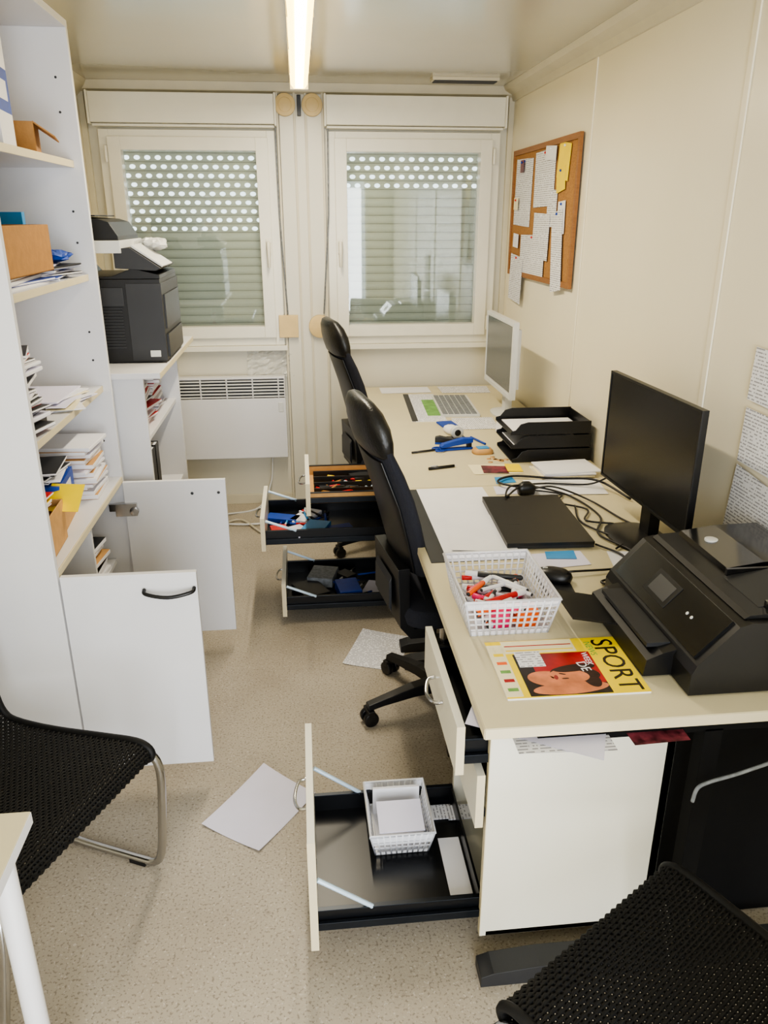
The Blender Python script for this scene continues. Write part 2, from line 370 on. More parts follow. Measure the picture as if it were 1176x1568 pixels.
b=B('product_box',TR(-.83,2.42,0,6));b.box(-.06,.06,-.08,.08,S[0],S[0]+.09,M_paper);b.box(-.06,.06,-.08,.08,S[0]+.09,S[0]+.20,M_blue);b.box(-.06,.06,-.08,.08,S[0]+.20,S[0]+.33,M_paper);b.box(.0601,.061,-.05,.05,S[0]+.12,S[0]+.17,M_paper);b.box(-.04,.04,-.0808,-.0801,S[0]+.12,S[0]+.17,M_paper);b.done()
b=B('cardboard_box',TR(-.87,2.66,0,12));w_,d_=.10,.09
b.box(-w_,w_,-d_,d_,S[0],S[0]+.004,M_card)
for s in(-1,1):
    b.box(s*w_-.002,s*w_+.002,-d_,d_,S[0],S[0]+.085,M_card);b.box(-w_,w_,s*d_-.002,s*d_+.002,S[0],S[0]+.085,M_card)
b.box(0,.07,-d_,d_,-.002,.002,M_card,Matrix.Translation((w_,0,S[0]+.085))@Matrix.Rotation(math.radians(35),4,'Y'))
b.box(-.07,0,-d_,d_,-.002,.002,M_card,Matrix.Translation((-w_,0,S[0]+.085))@Matrix.Rotation(math.radians(30),4,'Y'));b.done(.0005,1)
openbox('cardboard_box',-1.03,-.735,2.07,2.55,S[1]+.035,S[1]+.165,M_card,a=1)
stack('paper_stack',-.87,2.32,S[1],.26,.42,4,[M_paper,M_blue,M_paper2],th=(.005,.010))
book('book',-1.02,-.83,2.64,2.66,S[1],S[1]+.20,M_lblue,a=-10)
stack('magazine_stack',-.85,2.68,S[1],.22,.30,8,[M_paper,M_blue,M_black,M_paper2],th=(.003,.007),ang=16)
b=B('blue_cloth')
rings=[]
for k in range(9):
    a=-1.5+3.0*k/8;R=[]
    for j in range(20):
        t=2*math.pi*j/20;q=1+.2*math.sin(4*t+k)+random.uniform(-.1,.1)
        R.append((-.79+.055*q*math.cos(a)*math.cos(t),2.72+.10*q*math.cos(a)*math.sin(t),S[1]+.068+.018*math.sin(a)+random.uniform(-.003,.003)))
    rings.append(R)
b.loft(rings,M_blue,sm=False);b.done(0)
openbox('document_tray',-1.02,-.76,2.08,2.34,S[2],S[2]+.05,M_black)
stack('magazine_stack',-.855,2.21,S[2]+.005,.21,.2,24,[M_red,M_dgrey,M_black,M_paper2,M_black,M_paper,M_dgrey],th=(.005,.013),ang=16)
stack('paper_stack',-.85,2.62,S[2],.21,.3,8,[M_paper,M_paper2,M_cream],th=(.002,.007),ang=24)
stack('paper_stack',-.965,2.46,S[2],.17,.2,16,[M_paper,M_black,M_paper2,M_red],th=(.006,.014),ang=8)
z4=S[3]
openbox('small_cardboard_box',-.93,-.735,2.08,2.30,z4,z4+.125,M_card2,a=3)
b=B('blue_product_box',TR(-.875,2.43,0,5));b.box(-.09,.11,-.10,.12,z4,z4+.075,M_card2);b.box(-.09,.11,-.10,.12,z4+.0755,z4+.15,M_blue);b.box(.1101,.1108,-.07,.07,z4+.1,z4+.13,M_paper);b.box(-.05,.08,-.1008,-.1001,z4+.1,z4+.125,M_paper);b.done()
stack('paper_stack',-.83,2.73,z4,.2,.2,14,[M_card2,M_paper,M_card2,M_paper2],th=(.01,.018),ang=6)
b=B('yellow_leaflet',Matrix.Translation((-.735,2.32,z4+.125))@Matrix.Rotation(math.radians(-10),4,'Z')@Matrix.Rotation(math.radians(-48),4,'X'));b.box(-.055,.05,-.001,.001,-.05,.045,M_yel);b.done(0)
stack('leaflet_stack',-.84,2.20,z4+.127,.15,.15,4,[M_red,M_yel,M_paper,M_red],th=(.006,.012))
stack('magazine_stack',-1.0,2.75,z4,.12,.2,16,[M_black,M_paper,M_paper2],th=(.008,.014))
stack('magazine_stack',-.86,2.44,z4+.152,.16,.2,6,[M_black,M_paper,M_dgrey],th=(.004,.010),ang=20)
openbox('white_storage_box',-1.02,-.78,2.10,2.40,.418,.56,M_paper)
stack('paper_stack',-.88,2.68,.418,.22,.28,9,[M_paper,M_card2,M_black],th=(.01,.02))
# ------------------------------------------------------------ printer cabinet
b=B('printer_cabinet')
b.box(x0,-.53,2.95,3.92,1.118,1.14,M_white);b.box(-.53,-.527,2.95,3.92,1.118,1.14,M_edge)
b.box(x0,-.60,2.985,3.005,0,1.118,M_white);b.box(x0,-.60,3.82,3.84,0,1.118,M_white)
b.box(x0,-.62,3.005,3.82,.84,.858,M_white);b.box(x0,-.62,3.005,3.82,.45,.468,M_white);b.box(x0,-.62,3.005,3.82,.06,.08,M_white)
b.box(x0,x0+.008,3.005,3.82,.06,1.118,M_white);b.box(-.64,-.62,3.005,3.82,0,.06,M_white);b.done(.0012)
stack('paper_stack',-.78,3.25,.858,.26,.34,14,[M_paper,M_paper2,M_red,M_paper,M_black],th=(.006,.014),ang=14)
stack('magazine_stack',-.76,3.62,.858,.2,.26,12,[M_paper,M_red,M_paper2,M_black],th=(.006,.02),ang=15)
for i,(m) in enumerate((M_black,M_dgrey,M_black)):book('ring_binder',-.94,-.64,3.12+i*.085,3.19+i*.085,.468,.77,m)
b=B('laser_printer')
bx0,bx1,by0,by1=-.99,-.535,3.17,3.60
b.box(bx0,bx1,by0,by1,1.145,1.46,M_black);b.box(bx0+.02,bx1-.02,by0+.02,by1-.02,1.14,1.146,M_dgrey)
b.box(bx1-.13,bx1+.004,by0-.004,by1+.004,1.15,1.445,M_dgrey)
b.box(bx0+.04,bx1-.14,by0-.006,by0,1.36,1.43,M_dgrey)
for k in range(16):
    b.box(bx0+.20,bx1-.15,by0-.004,by0+.0,1.20+k*.0115,1.2055+k*.0115,M_dgrey)
b.box(bx1+.002,bx1+.012,by0+.03,by1-.03,1.16,1.25,M_black);b.box(bx1+.002,bx1+.01,by0+.03,by1-.03,1.27,1.40,M_black)
b.box(bx1-.06,bx1-.02,by0-.006,by0-.003,1.165,1.19,M_silver)
b.prism([(bx0,1.46),(bx1,1.46),(bx1,1.475),(bx1-.10,1.50),(bx1-.18,1.47),(bx0+.15,1.47),(bx0+.1,1.53),(bx0,1.53)],'y',by0+.01,by1-.01,M_black)
for y in(by0+.03,by1-.06):b.box(bx0+.02,bx0+.12,y,y+.03,1.46,1.57,M_dgrey)
b.box(bx0,bx1-.13,by0-.01,by1,1.555,1.60,M_silver)
b.prism([(bx0,1.60),(bx1-.14,1.60),(bx1-.14,1.615),(bx1-.17,1.665),(bx1-.21,1.677),(bx0+.12,1.685),(bx0,1.67)],'y',by0+.02,by1-.02,M_black)
b.box(bx0+.1,bx1-.22,by0+.04,by1-.05,1.685,1.69,M_dgrey)
b.prism([(bx1-.16,1.50),(bx1-.01,1.49),(bx1+.01,1.50),(bx1-.10,1.575),(bx1-.16,1.57)],'y',by0+.0,by1-.08,M_dgrey)
b.prism([(bx1-.10,1.577),(bx1+.012,1.502),(bx1+.016,1.508),(bx1-.096,1.585)],'y',by0+.02,by0+.26,M_silver)
b.done(.006,3)
b=B('crumpled_cloth')
rings=[]
for k in range(9):
    a=-1.5+3.0*k/8;R=[]
    for j in range(20):
        t=2*math.pi*j/20;q=1+.22*math.sin(3*t+k)+random.uniform(-.12,.12)
        R.append((-.60+.065*q*math.cos(a)*math.cos(t),3.46+.09*q*math.cos(a)*math.sin(t),1.578+.026*math.sin(a)+random.uniform(-.004,.004)))
    rings.append(R)
b.loft(rings,M_silver,sm=False);b.done(0)
b=B('wire_crate')
for k in range(7):
    z=.01+k*.03;b.tube([(-.78,4.25,z),(-.60,4.25,z),(-.60,4.48,z),(-.78,4.48,z)],.004,M_wicker,5,closed=True)
for i in range(9):
    for y in(4.25,4.48):b.cyl((-.78+i*.0225,y,0.002),(-.78+i*.0225,y,.195),.004,M_wicker,5)
for i in range(9):b.cyl((-.60,4.25+i*.029,.002),(-.60,4.25+i*.029,.195),.004,M_wicker,5)
b.box(-.775,-.605,4.255,4.475,.002,.15,M_wicker);b.done(0)
b=B('power_cable')
b.tube(cr([(-.2,4.60,.33),(-.22,4.58,.15),(-.3,4.52,.012),(-.5,4.42,.012),(-.56,4.3,.012),(-.3,4.25,.012),(-.1,4.35,.012),(.05,4.5,.012)]),.006,M_silver,6)
b.tube(cr([(-.55,4.2,.012),(-.4,4.33,.012),(-.25,4.1,.012),(-.1,4.12,.012)]),.006,M_trim,6);b.done(0)
# ------------------------------------------------------------ desks
ZD=.73
def desk(y0,y1,xf,feet):
    b=B('office_desk');b.box(xf,1.185,y0,y1,ZD-.026,ZD,M_desk);b.box(xf-.002,xf,y0,y1,ZD-.025,ZD-.001,M_edge);b.box(xf,1.185,y0-.002,y0,ZD-.025,ZD-.001,M_edge)
    for y in feet:
        b.prism([(.36,0),(1.12,0),(1.12,.045),(.5,.05),(.39,.04),(.36,.03)],'y',y-.03,y+.03,M_dgrey)
        b.box(.81,.85,y-.02,y+.02,.045,ZD-.05,M_matte);b.box(.45,1.1,y-.02,y+.02,ZD-.056,ZD-.026,M_matte)
    return b.done(.003)
desk(1.257,2.722,.335,(1.295,2.66));desk(2.727,4.585,.358,(2.79,4.52))
def handle(b,x,y,z,l=.11):
    b.tube(cr([(x,y-l/2,z),(x-.02,y-l/2+.008,z-.004),(x-.03,y,z-.012),(x-.02,y+l/2-.008,z-.004),(x,y+l/2,z)],5),.0045,M_chrome,6)
def drawer(b,xf,xb,y0,y1,zf0,zf1,zb,hs=.055,brace=True,m=M_metal,hn=True):
    b.box(xf-.018,xf,y0,y1,zf0,zf1,M_ped);b.box(xf-.0185,xf+.0005,y0-.001,y0,zf0,zf1,M_edge)
    a0,a1=y0+.022,y1-.022
    b.box(xf,xb,a0,a1,zb,zb+.004,m)
    for y in(a0,a1-.006):
        b.box(xf,xb,y,y+.006,zb,zb+hs,m);b.box(xf,xb,y-.003,y+.009,zb+hs,zb+hs+.004,M_rail)
    b.box(xf,xb,a0-.012,a0-.003,zb+.006,zb+.028,M_rail);b.box(xf,xb,a1+.003,a1+.012,zb+.006,zb+.028,M_rail)
    b.box(xb-.006,xb,a0,a1,zb,zb+hs,m)
    if brace:
        for y in(a0+.002,a1-.002):b.cyl((xf+.002,y,min(zb+.15,zf1-.02)),(xf+.13,y,zb+hs),.006,M_brace,8)
    if hn:handle(b,xf-.018,(y0+y1)/2,zf1-.05)
b=B('drawer_pedestal');y0,y1=1.36,1.80
b.box(.377,.80,y0,y0+.018,.05,.68,M_ped);b.box(.39,.80,y1-.018,y1,.05,.68,M_ped);b.box(.39,.80,y0,y1,.66,.68,M_ped);b.box(.78,.80,y0,y1,.05,.68,M_ped);b.box(.39,.80,y0,y1,.05,.064,M_ped)
b.box(.375,.377,y0,y0+.018,.05,.68,M_edge)
drawer(b,-.012,.385,y0,y1,.052,.378,.095)
drawer(b,.368,.76,y0,y1,.385,.53,.40,.06,False)
drawer(b,.318,.72,y0,y1,.536,.662,.55,.06,False)
for x in(.45,.74):
    for y in(y0+.06,y1-.06):
        b.cyl((x-.012,y,.024),(x+.012,y,.024),.024,M_black);b.box(x-.01,x+.01,y-.01,y+.01,.03,.05,M_black)
b.done(.0012)
b=B('drawer_pedestal');y0,y1=3.04,3.47
b.box(.39,.80,y0,y0+.018,.04,.66,M_ped);b.box(.39,.80,y1-.018,y1,.04,.66,M_ped);b.box(.39,.80,y0,y1,.645,.66,M_ped);b.box(.78,.80,y0,y1,.04,.66,M_ped)
b.box(.372,.39,y0,y1,.205,.35,M_ped)
drawer(b,-.107,.40,y0,y1,.045,.20,.065,.06)
drawer(b,-.182,.38,y0,y1,.36,.508,.38,.06)
drawer(b,.012,.40,y0+.0,y1,.513,.655,.56,.045,False,m=M_card2)
b.box(.39,.78,y0+.02,y1-.02,.04,.052,M_ped)
for k in range(4):b.box(.03,.38,y0+.1+k*.08,y0+.104+k*.08,.562,.60,M_black)
for x in(.45,.74):
    for y in(y0+.06,y1-.06):b.cyl((x-.012,y,.022),(x+.012,y,.022),.022,M_black)
b.done(.0012)
def pens(name,x0,x1,y0,y1,z,n,mats,extra=(),l=(.10,.15),r=(.004,.006),lay=3):
    b=B(name)
    for i in range(n):
        L=random.uniform(*l)/2;a=random.uniform(0,math.pi);x=random.uniform(x0+L*abs(math.cos(a)),x1-L*abs(math.cos(a)));y=random.uniform(y0+L*abs(math.sin(a)),y1-L*abs(math.sin(a)))
        rr=random.uniform(*r);zz=z+rr+(i%lay)*.007;d=Vector((math.cos(a),math.sin(a),random.uniform(-.03,.03)))*L;c=Vector((x,y,zz));m=mats[i%len(mats)]
        b.cyl(c-d,c+d*.55,rr,m,8);b.cyl(c+d*.55,c+d,rr*1.12,mats[(i+1)%len(mats)],8);b.cyl(c-d*1.07,c-d,rr*.4,M_dgrey,6,r2=rr)
    for (ex0,ex1,ey0,ey1,ez,m,a) in extra:
        b.box(-(ex1-ex0)/2,(ex1-ex0)/2,-(ey1-ey0)/2,(ey1-ey0)/2,z,z+ez,m,TR((ex0+ex1)/2,(ey0+ey1)/2,0,a))
    b.done(.0008,1)
pens('pen_assortment',.03,.36,3.07,3.44,.566,26,[M_black,M_dgrey,M_red,M_yel,M_brace,M_card],[(.05,.16,3.2,3.26,.02,M_dgrey,10),(.2,.3,3.3,3.38,.025,M_dgrey,20)])
pens('stationery_clutter',-.16,.1,3.08,3.42,.387,18,[M_red,M_blue,M_black,M_paper,M_lblue],[(-.16,-.09,3.09,3.2,.03,M_red,10),(-.08,.0,3.07,3.2,.025,M_paper2,30),(-.02,.08,3.1,3.24,.03,M_lblue,-20),(.06,.2,3.08,3.2,.02,M_blue,15),(-.15,-.08,3.25,3.4,.02,M_blue,70),(-.05,.03,3.26,3.42,.02,M_paper,-30)])
pens('office_supplies',-.08,.36,3.08,3.42,.072,14,[M_black,M_dgrey,M_blue,M_silver],[(-.06,.06,3.12,3.28,.03,M_dgrey,25),(.0,.12,3.26,3.4,.045,M_wicker,-15),(.12,.22,3.1,3.24,.05,M_blue,8),(.24,.36,3.1,3.28,.01,M_paper2,-20),(.14,.2,3.3,3.38,.03,M_dgrey,40)])
def lattice_basket(b,x0,x1,y0,y1,z0,z1,ins,m,nx,ny,nz,t=.0035,solid=0):
    """tapered rectangular basket of real bars: ins=bottom inset"""
    def P(u,v,w):
        k=ins*(1-w);return Vector((x0+k+(x1-x0-2*k)*u,y0+k+(y1-y0-2*k)*v,z0+(z1-z0)*w))
    for i in range(nz+1):
        w=i/nz;b.tube([P(0,0,w),P(1,0,w),P(1,1,w),P(0,1,w)],t*(1.7 if i==nz else 1),m,4,closed=True)
    if solid:
        for w0,w1 in((1-solid,1),(0,.12)):
            for A,Bq in(((0,0),(1,0)),((1,0),(1,1)),((1,1),(0,1)),((0,1),(0,0))):
                p=[P(*A,w0),P(*Bq,w0),P(*Bq,w1),P(*A,w1)];b.add(p,[(0,1,2,3)],m)
    for i in range(nx+1):
        for v in(0,1):b.cyl(P(i/nx,v,0),P(i/nx,v,1),t,m,4)
    for i in range(ny+1):
        for u in(0,1):b.cyl(P(u,i/ny,0),P(u,i/ny,1),t,m,4)
    q=[P(0,0,0),P(1,0,0),P(1,1,0),P(0,1,0)];b.add(q+[p+Vector((0,0,.002)) for p in q],[(3,2,1,0),(4,5,6,7),(0,1,5,4),(1,2,6,5),(2,3,7,6),(3,0,4,7)],m)
b=B('white_plastic_basket');lattice_basket(b,.13,.30,1.575,1.785,.102,.175,.015,M_basket,10,12,3,.0028,.5)
b.box(.15,.28,1.60,1.76,.108,.115,M_paper);b.box(-.065,.065,-.004,.004,.108,.20,M_paper,TR(.215,1.73,0,0));b.box(-.06,.06,-.05,.05,.165,.169,M_paper2,TR(.215,1.66,.02,9,'X'));b.done(0)
b=B('business_card');b.box(.31,.375,1.70,1.755,.101,.104,M_print_x);b.box(.36,.43,1.69,1.745,.1045,.108,M_print_x);b.done(0)
def sheet(name,corners,z,m,lift=0):
    """thin sheet given by 4 corners on its supporting surface, with a soft curl"""
    b=B(name);n=8;v=[];f=[];c=[Vector((p[0],p[1],0)) for p in corners]
    for s in(0,1):
        for i in range(n+1):
            for j in range(n+1):
                u,w=i/n,j/n;p=c[0]*(1-u)*(1-w)+c[1]*u*(1-w)+c[2]*u*w+c[3]*(1-u)*w
                h=lift*((2*u-1)**2*(2*w-1)**2)
                v.append((p.x,p.y,z+h+s*.0007))
    N=(n+1)**2
    for i in range(n):
        for j in range(n):
            a=[i*(n+1)+j,(i+1)*(n+1)+j,(i+1)*(n+1)+j+1,i*(n+1)+j+1];f.append(a[::-1]);f.append([N+k for k in a])
    b.add(v,f,m,True);return b.done(0)
sheet('drawer_paper',[(.318,1.44),(.375,1.44),(.375,1.63),(.318,1.63)],.101,M_paper)
sheet('floor_paper',[(-.347,1.858),(-.173,1.735),(-.01,1.955),(-.175,2.114)],.001,M_paper2,.006)
sheet('printed_floor_paper',[(.115,2.70),(.326,2.62),(.42,2.88),(.22,2.975)],.001,M_print_y,.003)
sheet('pedestal_paper',[(.40,1.235),(.60,1.225),(.60,1.44),(.40,1.46)],.6825,M_print_y,0)
sheet('pedestal_paper',[(.312,1.34),(.56,1.195),(.63,1.36),(.38,1.49)],.6845,M_paper2,0)
sheet('pedestal_leaflet',[(.64,1.235),(.76,1.24),(.76,1.44),(.63,1.44)],.6835,M_multi,0)
# ------------------------------------------------------------ desk items
b=B('desk_pad');b.box(.355,.655,2.05,2.705,ZD,ZD+.002,M_dgrey);b.box(.405,.655,2.06,2.70,ZD+.002,ZD+.0045,M_paper);b.done(.0005,1)
sheet('paper_sheet',[(.43,2.12),(.63,2.10),(.66,2.40),(.46,2.42)],ZD+.006,M_paper,.002)
b=B('laptop',TR(.745,2.325,ZD+.002,-2.5))
b.box(-.135,.135,-.212,.212,.002,.011,M_dgrey);b.box(-.136,.136,-.213,.213,.0115,.021,M_black);b.box(-.10,-.06,-.06,-.057,.021,.0213,M_dgrey)
b.cyl((.133,-.17,.012),(.133,.17,.012),.007,M_black,8)
for x in(-.11,.11):
    for y in(-.18,.18):b.cyl((x,y,0),(x,y,.002),.01,M_black,8)
b.done(.003)
sheet('leaflet',[(.64,1.97),(.82,1.99),(.82,2.09),(.65,2.08)],ZD+.001,M_paper2)
sheet('leaflet',[(.70,2.04),(.79,2.03),(.80,2.09),(.71,2.09)],ZD+.003,M_lblue)
sheet('paper_sheet',[(.86,1.87),(1.05,1.85),(1.08,2.05),(.90,2.08)],ZD+.001,M_paper)
sheet('mouse_pad',[(.62,1.81),(.71,1.80),(.72,1.91),(.63,1.92)],ZD+.002,M_dgrey)
def mouse(x,y,a,m,m2):
    b=B('computer_mouse',TR(x,y,ZD+.004,a))
    b.cushion([(0,0,0,.050,.028),(.012,0,0,.054,.031),(.024,-.003,0,.046,.027),(.032,-.006,0,.03,.018),(.035,-.008,0,.01,.006)],m,e=2.6);b.box(.012,.03,-.003,.003,.026,.033,m2);b.done(0)
mouse(.675,1.90,150,M_black,M_silver)
b=B('plastic_basket');lattice_basket(b,.362,.592,1.60,1.89,ZD+.001,ZD+.10,.02,M_clear,12,14,6,.0032,.22);b.done(0)
pens('marker_pens',.395,.56,1.64,1.86,ZD+.006,50,[M_pink,M_paper,M_paper,M_orange,M_paper,M_paper2,M_red,M_paper,M_dgrey,M_paper],[(.50,.555,1.64,1.685,.045,M_orange,0),(.44,.48,1.64,1.68,.04,M_pink,10)],r=(.005,.008),lay=7)
# magazine: printed cover built as flat coloured shapes at its real size
b=B('sports_magazine',TR(.561,1.460,ZD,-.8))
b.box(-.156,.156,-.115,.115,0,.005,M_paper);t=.0052
b.box(-.157,.157,-.116,.116,.005,t,M_yel)
b.box(-.105,.075,-.112,.055,t,t+.0002,M_magblk);b.box(-.07,.075,-.072,.055,t+.0002,t+.0003,M_magred)
def blob(cx,cy,rx,ry,rot,m,dz,n=28,k=1.0,y0=None):
    a=math.radians(rot);pts=[]
    for j in range(n):
        q=2*math.pi*j/n;x=rx*math.cos(q);y=ry*math.copysign(abs(math.sin(q))**k,math.sin(q))
        pts.append((cx+x*math.cos(a)-y*math.sin(a),cy+x*math.sin(a)+y*math.cos(a)))
    b.prism(pts,'z',t+dz-.0002,t+dz,m)
blob(-.01,-.088,.085,.022,4,M_skin,.0006)      # shoulder
blob(-.045,-.05,.05,.03,-12,M_skin,.0007)      # lifted forearm
blob(.015,-.035,.055,.030,-8,M_hair,.0008)     # hair
blob(.0,-.042,.044,.026,-8,M_skin,.0009)       # face
blob(-.048,-.046,.012,.007,-8,M_skin,.0009)    # nose / chin line
blob(-.014,-.034,.008,.0022,-20,M_hair,.0011);blob(-.012,-.052,.008,.0022,0,M_hair,.0011)  # brows
blob(-.031,-.046,.0045,.009,-8,M_lips,.0011)
blob(.02,-.012,.05,.014,8,M_hair,.0010);blob(.045,-.06,.018,.03,10,M_hair,.0007)
b.box(-.10,-.04,0,.065,t+.0008,t+.001,M_print_y);b.box(-.157,-.12,-.11,.10,t,t+.0003,M_cream);b.box(-.12,.05,.06,.114,t,t+.0003,M_cream)
b.box(-.115,.045,.07,.074,t+.0003,t+.0005,M_yel);b.box(-.115,.045,.09,.094,t+.0003,t+.0005,M_magred)
b.text('SPORT',.072,M_magblk,TR(.096,.108,t+.0003,-90));b.text('DE',.032,M_paper,TR(.03,.01,t+.0015,-82));b.text('NEWS',.022,M_green,TR(.078,.098,t+.0003,-90))
b.text('WEEK',.02,M_paper,TR(.055,.05,t+.0013,-90))
for k in range(5):b.box(-.148,-.125,-.09+k*.035,-.078+k*.035,t+.0003,t+.0005,(M_green,M_magred,M_green,M_orange,M_yel)[k])
b.done(0)
b=B('inkjet_printer')
PY0,PY1=1.318,1.80
prof=[(.785,.735),(1.175,.735),(1.175,.895),(.90,.90),(.875,.893),(.795,.805),(.785,.785)]
b.prism(prof,'y',PY0,PY1,M_black)
b.box(.80,1.165,PY0+.01,PY1-.01,ZD+.0,.737,M_dgrey)
b.prism([(.893,.901),(1.172,.897),(1.172,.912),(1.08,.918),(.905,.908)],'y',PY0+.02,PY1-.015,M_black)
b.prism([(.955,.910),(1.165,.912),(1.165,.936),(1.05,.934),(.96,.922)],'y',PY0+.22,PY1-.03,M_blackg)
b.prism([(.94,.905),(1.11,.930),(1.11,.936),(.94,.911)],'y',PY0+.05,PY0+.20,M_dgrey)
for y in(PY0+.045,PY0+.205):b.box(.95,1.12,y-.004,y+.004,.905,.928,M_blackg)
sl=Matrix.Translation((.836,1.555,.853))@Matrix.Rotation(math.radians(-47.5),4,'Y')
b.box(-.055,.055,-.215,.215,-.002,.004,M_blackg,sl);b.box(-.032,.032,-.03,.085,.004,.0055,M_screen,sl);b.box(-.022,.022,-.015,.07,.0055,.0062,M_dgrey,sl)
for y in(-.10,-.12):b.cyl((0,y,.004),(0,y,.0055),.004,M_silver,10,M=sl)
b.prism([(.72,.735),(.80,.735),(.80,.80),(.76,.79),(.725,.775)],'y',1.40,1.735,M_black)
b.box(.735,.79,1.43,1.70,.79,.80,M_dgrey)
b.prism([(.615,.790),(.74,.765),(.74,.770),(.615,.796)],'y',1.57,1.72,M_black)
b.cyl((1.0,1.69,.925),(1.0,1.69,.9305),.016,M_silver,20)
b.done(.006,3)
def monitor(p0,p1,z0,z1,m,ms,base,th=.03,bez=.014):
    a=Vector((p0[0],p0[1],0));c=Vector((p1[0],p1[1],0));d=(c-a);w=d.length;ang=math.atan2(d.y,d.x)
    M=Matrix.Translation(((p0[0]+p1[0])/2,(p0[1]+p1[1])/2,0))@Matrix.Rotation(ang,4,'Z')   # local +y = back (toward wall)
    b=B('computer_monitor',M);h=w/2
    b.box(-h,h,0,th*.6,z0,z1,m);b.box(-h*.8,h*.8,th*.6,th*1.3,z0+.04,z1-.04,m)
    b.box(-h+bez,h-bez,-.0008,.0,z0+bez*1.4,z1-bez,ms)
    ring(b,-h,h,z0,z1,bez*.9,-.003,0,m)
    zb=z0+.1
    b.box(-.03,.03,th*1.0,th+.035,ZD+.01,zb+.08,m)
    b.cushion([(ZD,base[0],base[1],.12,.09),(ZD+.008,base[0],base[1],.12,.09),(ZD+.016,base[0],base[1],.09,.065),(ZD+.02,base[0],base[1],.04,.035)],m,e=2.6)
    b.done(.003)
monitor((1.015,2.46),(1.035,1.88),.85,1.21,M_black,M_screen,(0,.01),th=.028,bez=.008)
monitor((.985,4.12),(.985,3.58),.86,1.225,M_silver,M_screen2,(0,.07),th=.04,bez=.022)
b=B('keyboard',TR(.805,4.03,ZD,-3))
b.box(-.10,.10,-.23,.23,.0,.014,M_silver)
for i in range(6):
    for j in range(17):b.box(-.09+i*.03,-.065+i*.03,-.22+j*.026,-.198+j*.026,.014,.018,M_wicker)
b.done(.001,1)
b=B('desk_calendar_pad',TR(.64,4.05,ZD,-3));b.box(-.09,.085,-.33,.30,0,.004,M_print_y);b.box(.0,.085,-.22,.15,.004,.005,M_green);b.box(-.09,-.06,-.33,.3,.004,.005,M_dgrey);b.done(0)
sheet('printed_paper',[(.72,3.55),(.93,3.55),(.95,3.78),(.74,3.78)],ZD+.001,M_print_x)
sheet('paper_sheet',[(.90,3.50),(1.02,3.42),(1.05,3.70),(.96,3.72)],ZD+.002,M_paper)
sheet('printed_paper',[(.80,4.38),(1.08,4.36),(1.10,4.55),(.80,4.56)],ZD+.001,M_print_x)
sheet('paper_sheet',[(.45,4.40),(.74,4.40),(.74,4.56),(.45,4.56)],ZD+.001,M_paper)
b=B('smartphone',TR(.70,3.62,ZD,10));b.box(-.04,.04,-.08,.08,0,.009,M_blue);b.done(.003)
mouse(.685,3.50,100,M_paper,M_black)
b=B('tape_dispenser',TR(.69,3.38,ZD,10));b.box(-.04,.04,-.03,.03,0,.012,M_black);b.cyl((0,-.012,.035),(0,.012,.035),.03,M_silver,20);b.cyl((0,-.014,.035),(0,.014,.035),.015,M_black,16);b.done(.002)
b=B('stapler',TR(.655,3.22,ZD,8));b.box(-.075,.075,-.014,.014,0,.01,M_blue)
b.prism([(-.075,.02),(-.07,.012),(.075,.03),(.075,.05),(.03,.052),(-.06,.032)],'y',-.014,.014,M_blue);b.box(.05,.07,-.012,.012,.01,.035,M_black);b.done(.003)
b=B('hole_punch',TR(.63,3.32,ZD,-12));b.box(-.05,.05,-.02,.02,0,.008,M_blue);b.prism([(-.05,.008),(.05,.008),(.05,.02),(-.03,.035),(-.05,.03)],'y',-.014,.014,M_dgrey);b.done(.002)
b=B('scissors',TR(.53,3.20,ZD,15));b.cyl((-.08,-.005,.006),(.03,.0,.006),.005,M_dgrey,6)
for s in(-1,1):b.tube([(.05+.022*math.cos(t*.7),s*.018+.014*math.sin(t*.7),.006) for t in range(9)],.004,M_blue,6,closed=True)
b.done(0)
b=B('ballpoint_pen');b.cyl((.49,2.94,ZD+.006),(.60,2.97,ZD+.006),.006,M_black,10);b.cyl((.60,2.97,ZD+.006),(.612,2.973,ZD+.006),.004,M_silver,8,r2=.001);b.cyl((.50,2.95,ZD+.012),(.53,2.958,ZD+.012),.0025,M_silver,6);b.done(0)
b=B('ballpoint_pen');b.cyl((.80,3.28,ZD+.005),(.76,3.40,ZD+.005),.005,M_blue,10);b.cyl((.76,3.40,ZD+.005),(.756,3.412,ZD+.005),.004,M_silver,8,r2=.001);b.done(0)
b=B('sticky_note_dispenser',TR(.76,3.16,ZD,5));b.cushion([(0,0,0,.045,.035),(.012,0,0,.045,.035),(.022,0,0,.035,.026)],M_card2,e=3);b.box(-.025,.025,-.018,.018,.022,.026,M_lblue);b.done(0)
b=B('coins');
for i in range(9):
    x,y=.80+random.uniform(-.04,.04),3.05+random.uniform(-.05,.05);b.cyl((x,y,ZD),(x,y,ZD+.0022),.010,M_card2,12)
b.done(0)
sheet('leaflet',[(.66,2.86),(.86,2.86),(.865,2.98),(.66,2.99)],ZD+.001,M_cream)
sheet('leaflet',[(.70,2.87),(.80,2.86),(.81,2.95),(.71,2.97)],ZD+.003,M_multi)
sheet('leaflet',[(.80,2.88),(.86,2.87),(.87,2.97),(.81,2.98)],ZD+.004,M_yel)
stack('notepad_stack',1.02,2.86,ZD,.24,.17,5,[M_paper,M_cream,M_paper2,M_paper],th=(.003,.006),ang=10)
sheet('sticky_note',[(.69,2.62),(.78,2.62),(.78,2.70),(.70,2.71)],ZD+.001,M_paper2)
sheet('sticky_note',[(.72,2.74),(.80,2.75),(.80,2.82),(.73,2.82)],ZD+.001,M_lblue)
sheet('paper_sheet',[(.80,2.60),(1.10,2.58),(1.12,2.76),(.83,2.77)],ZD+.002,M_paper)
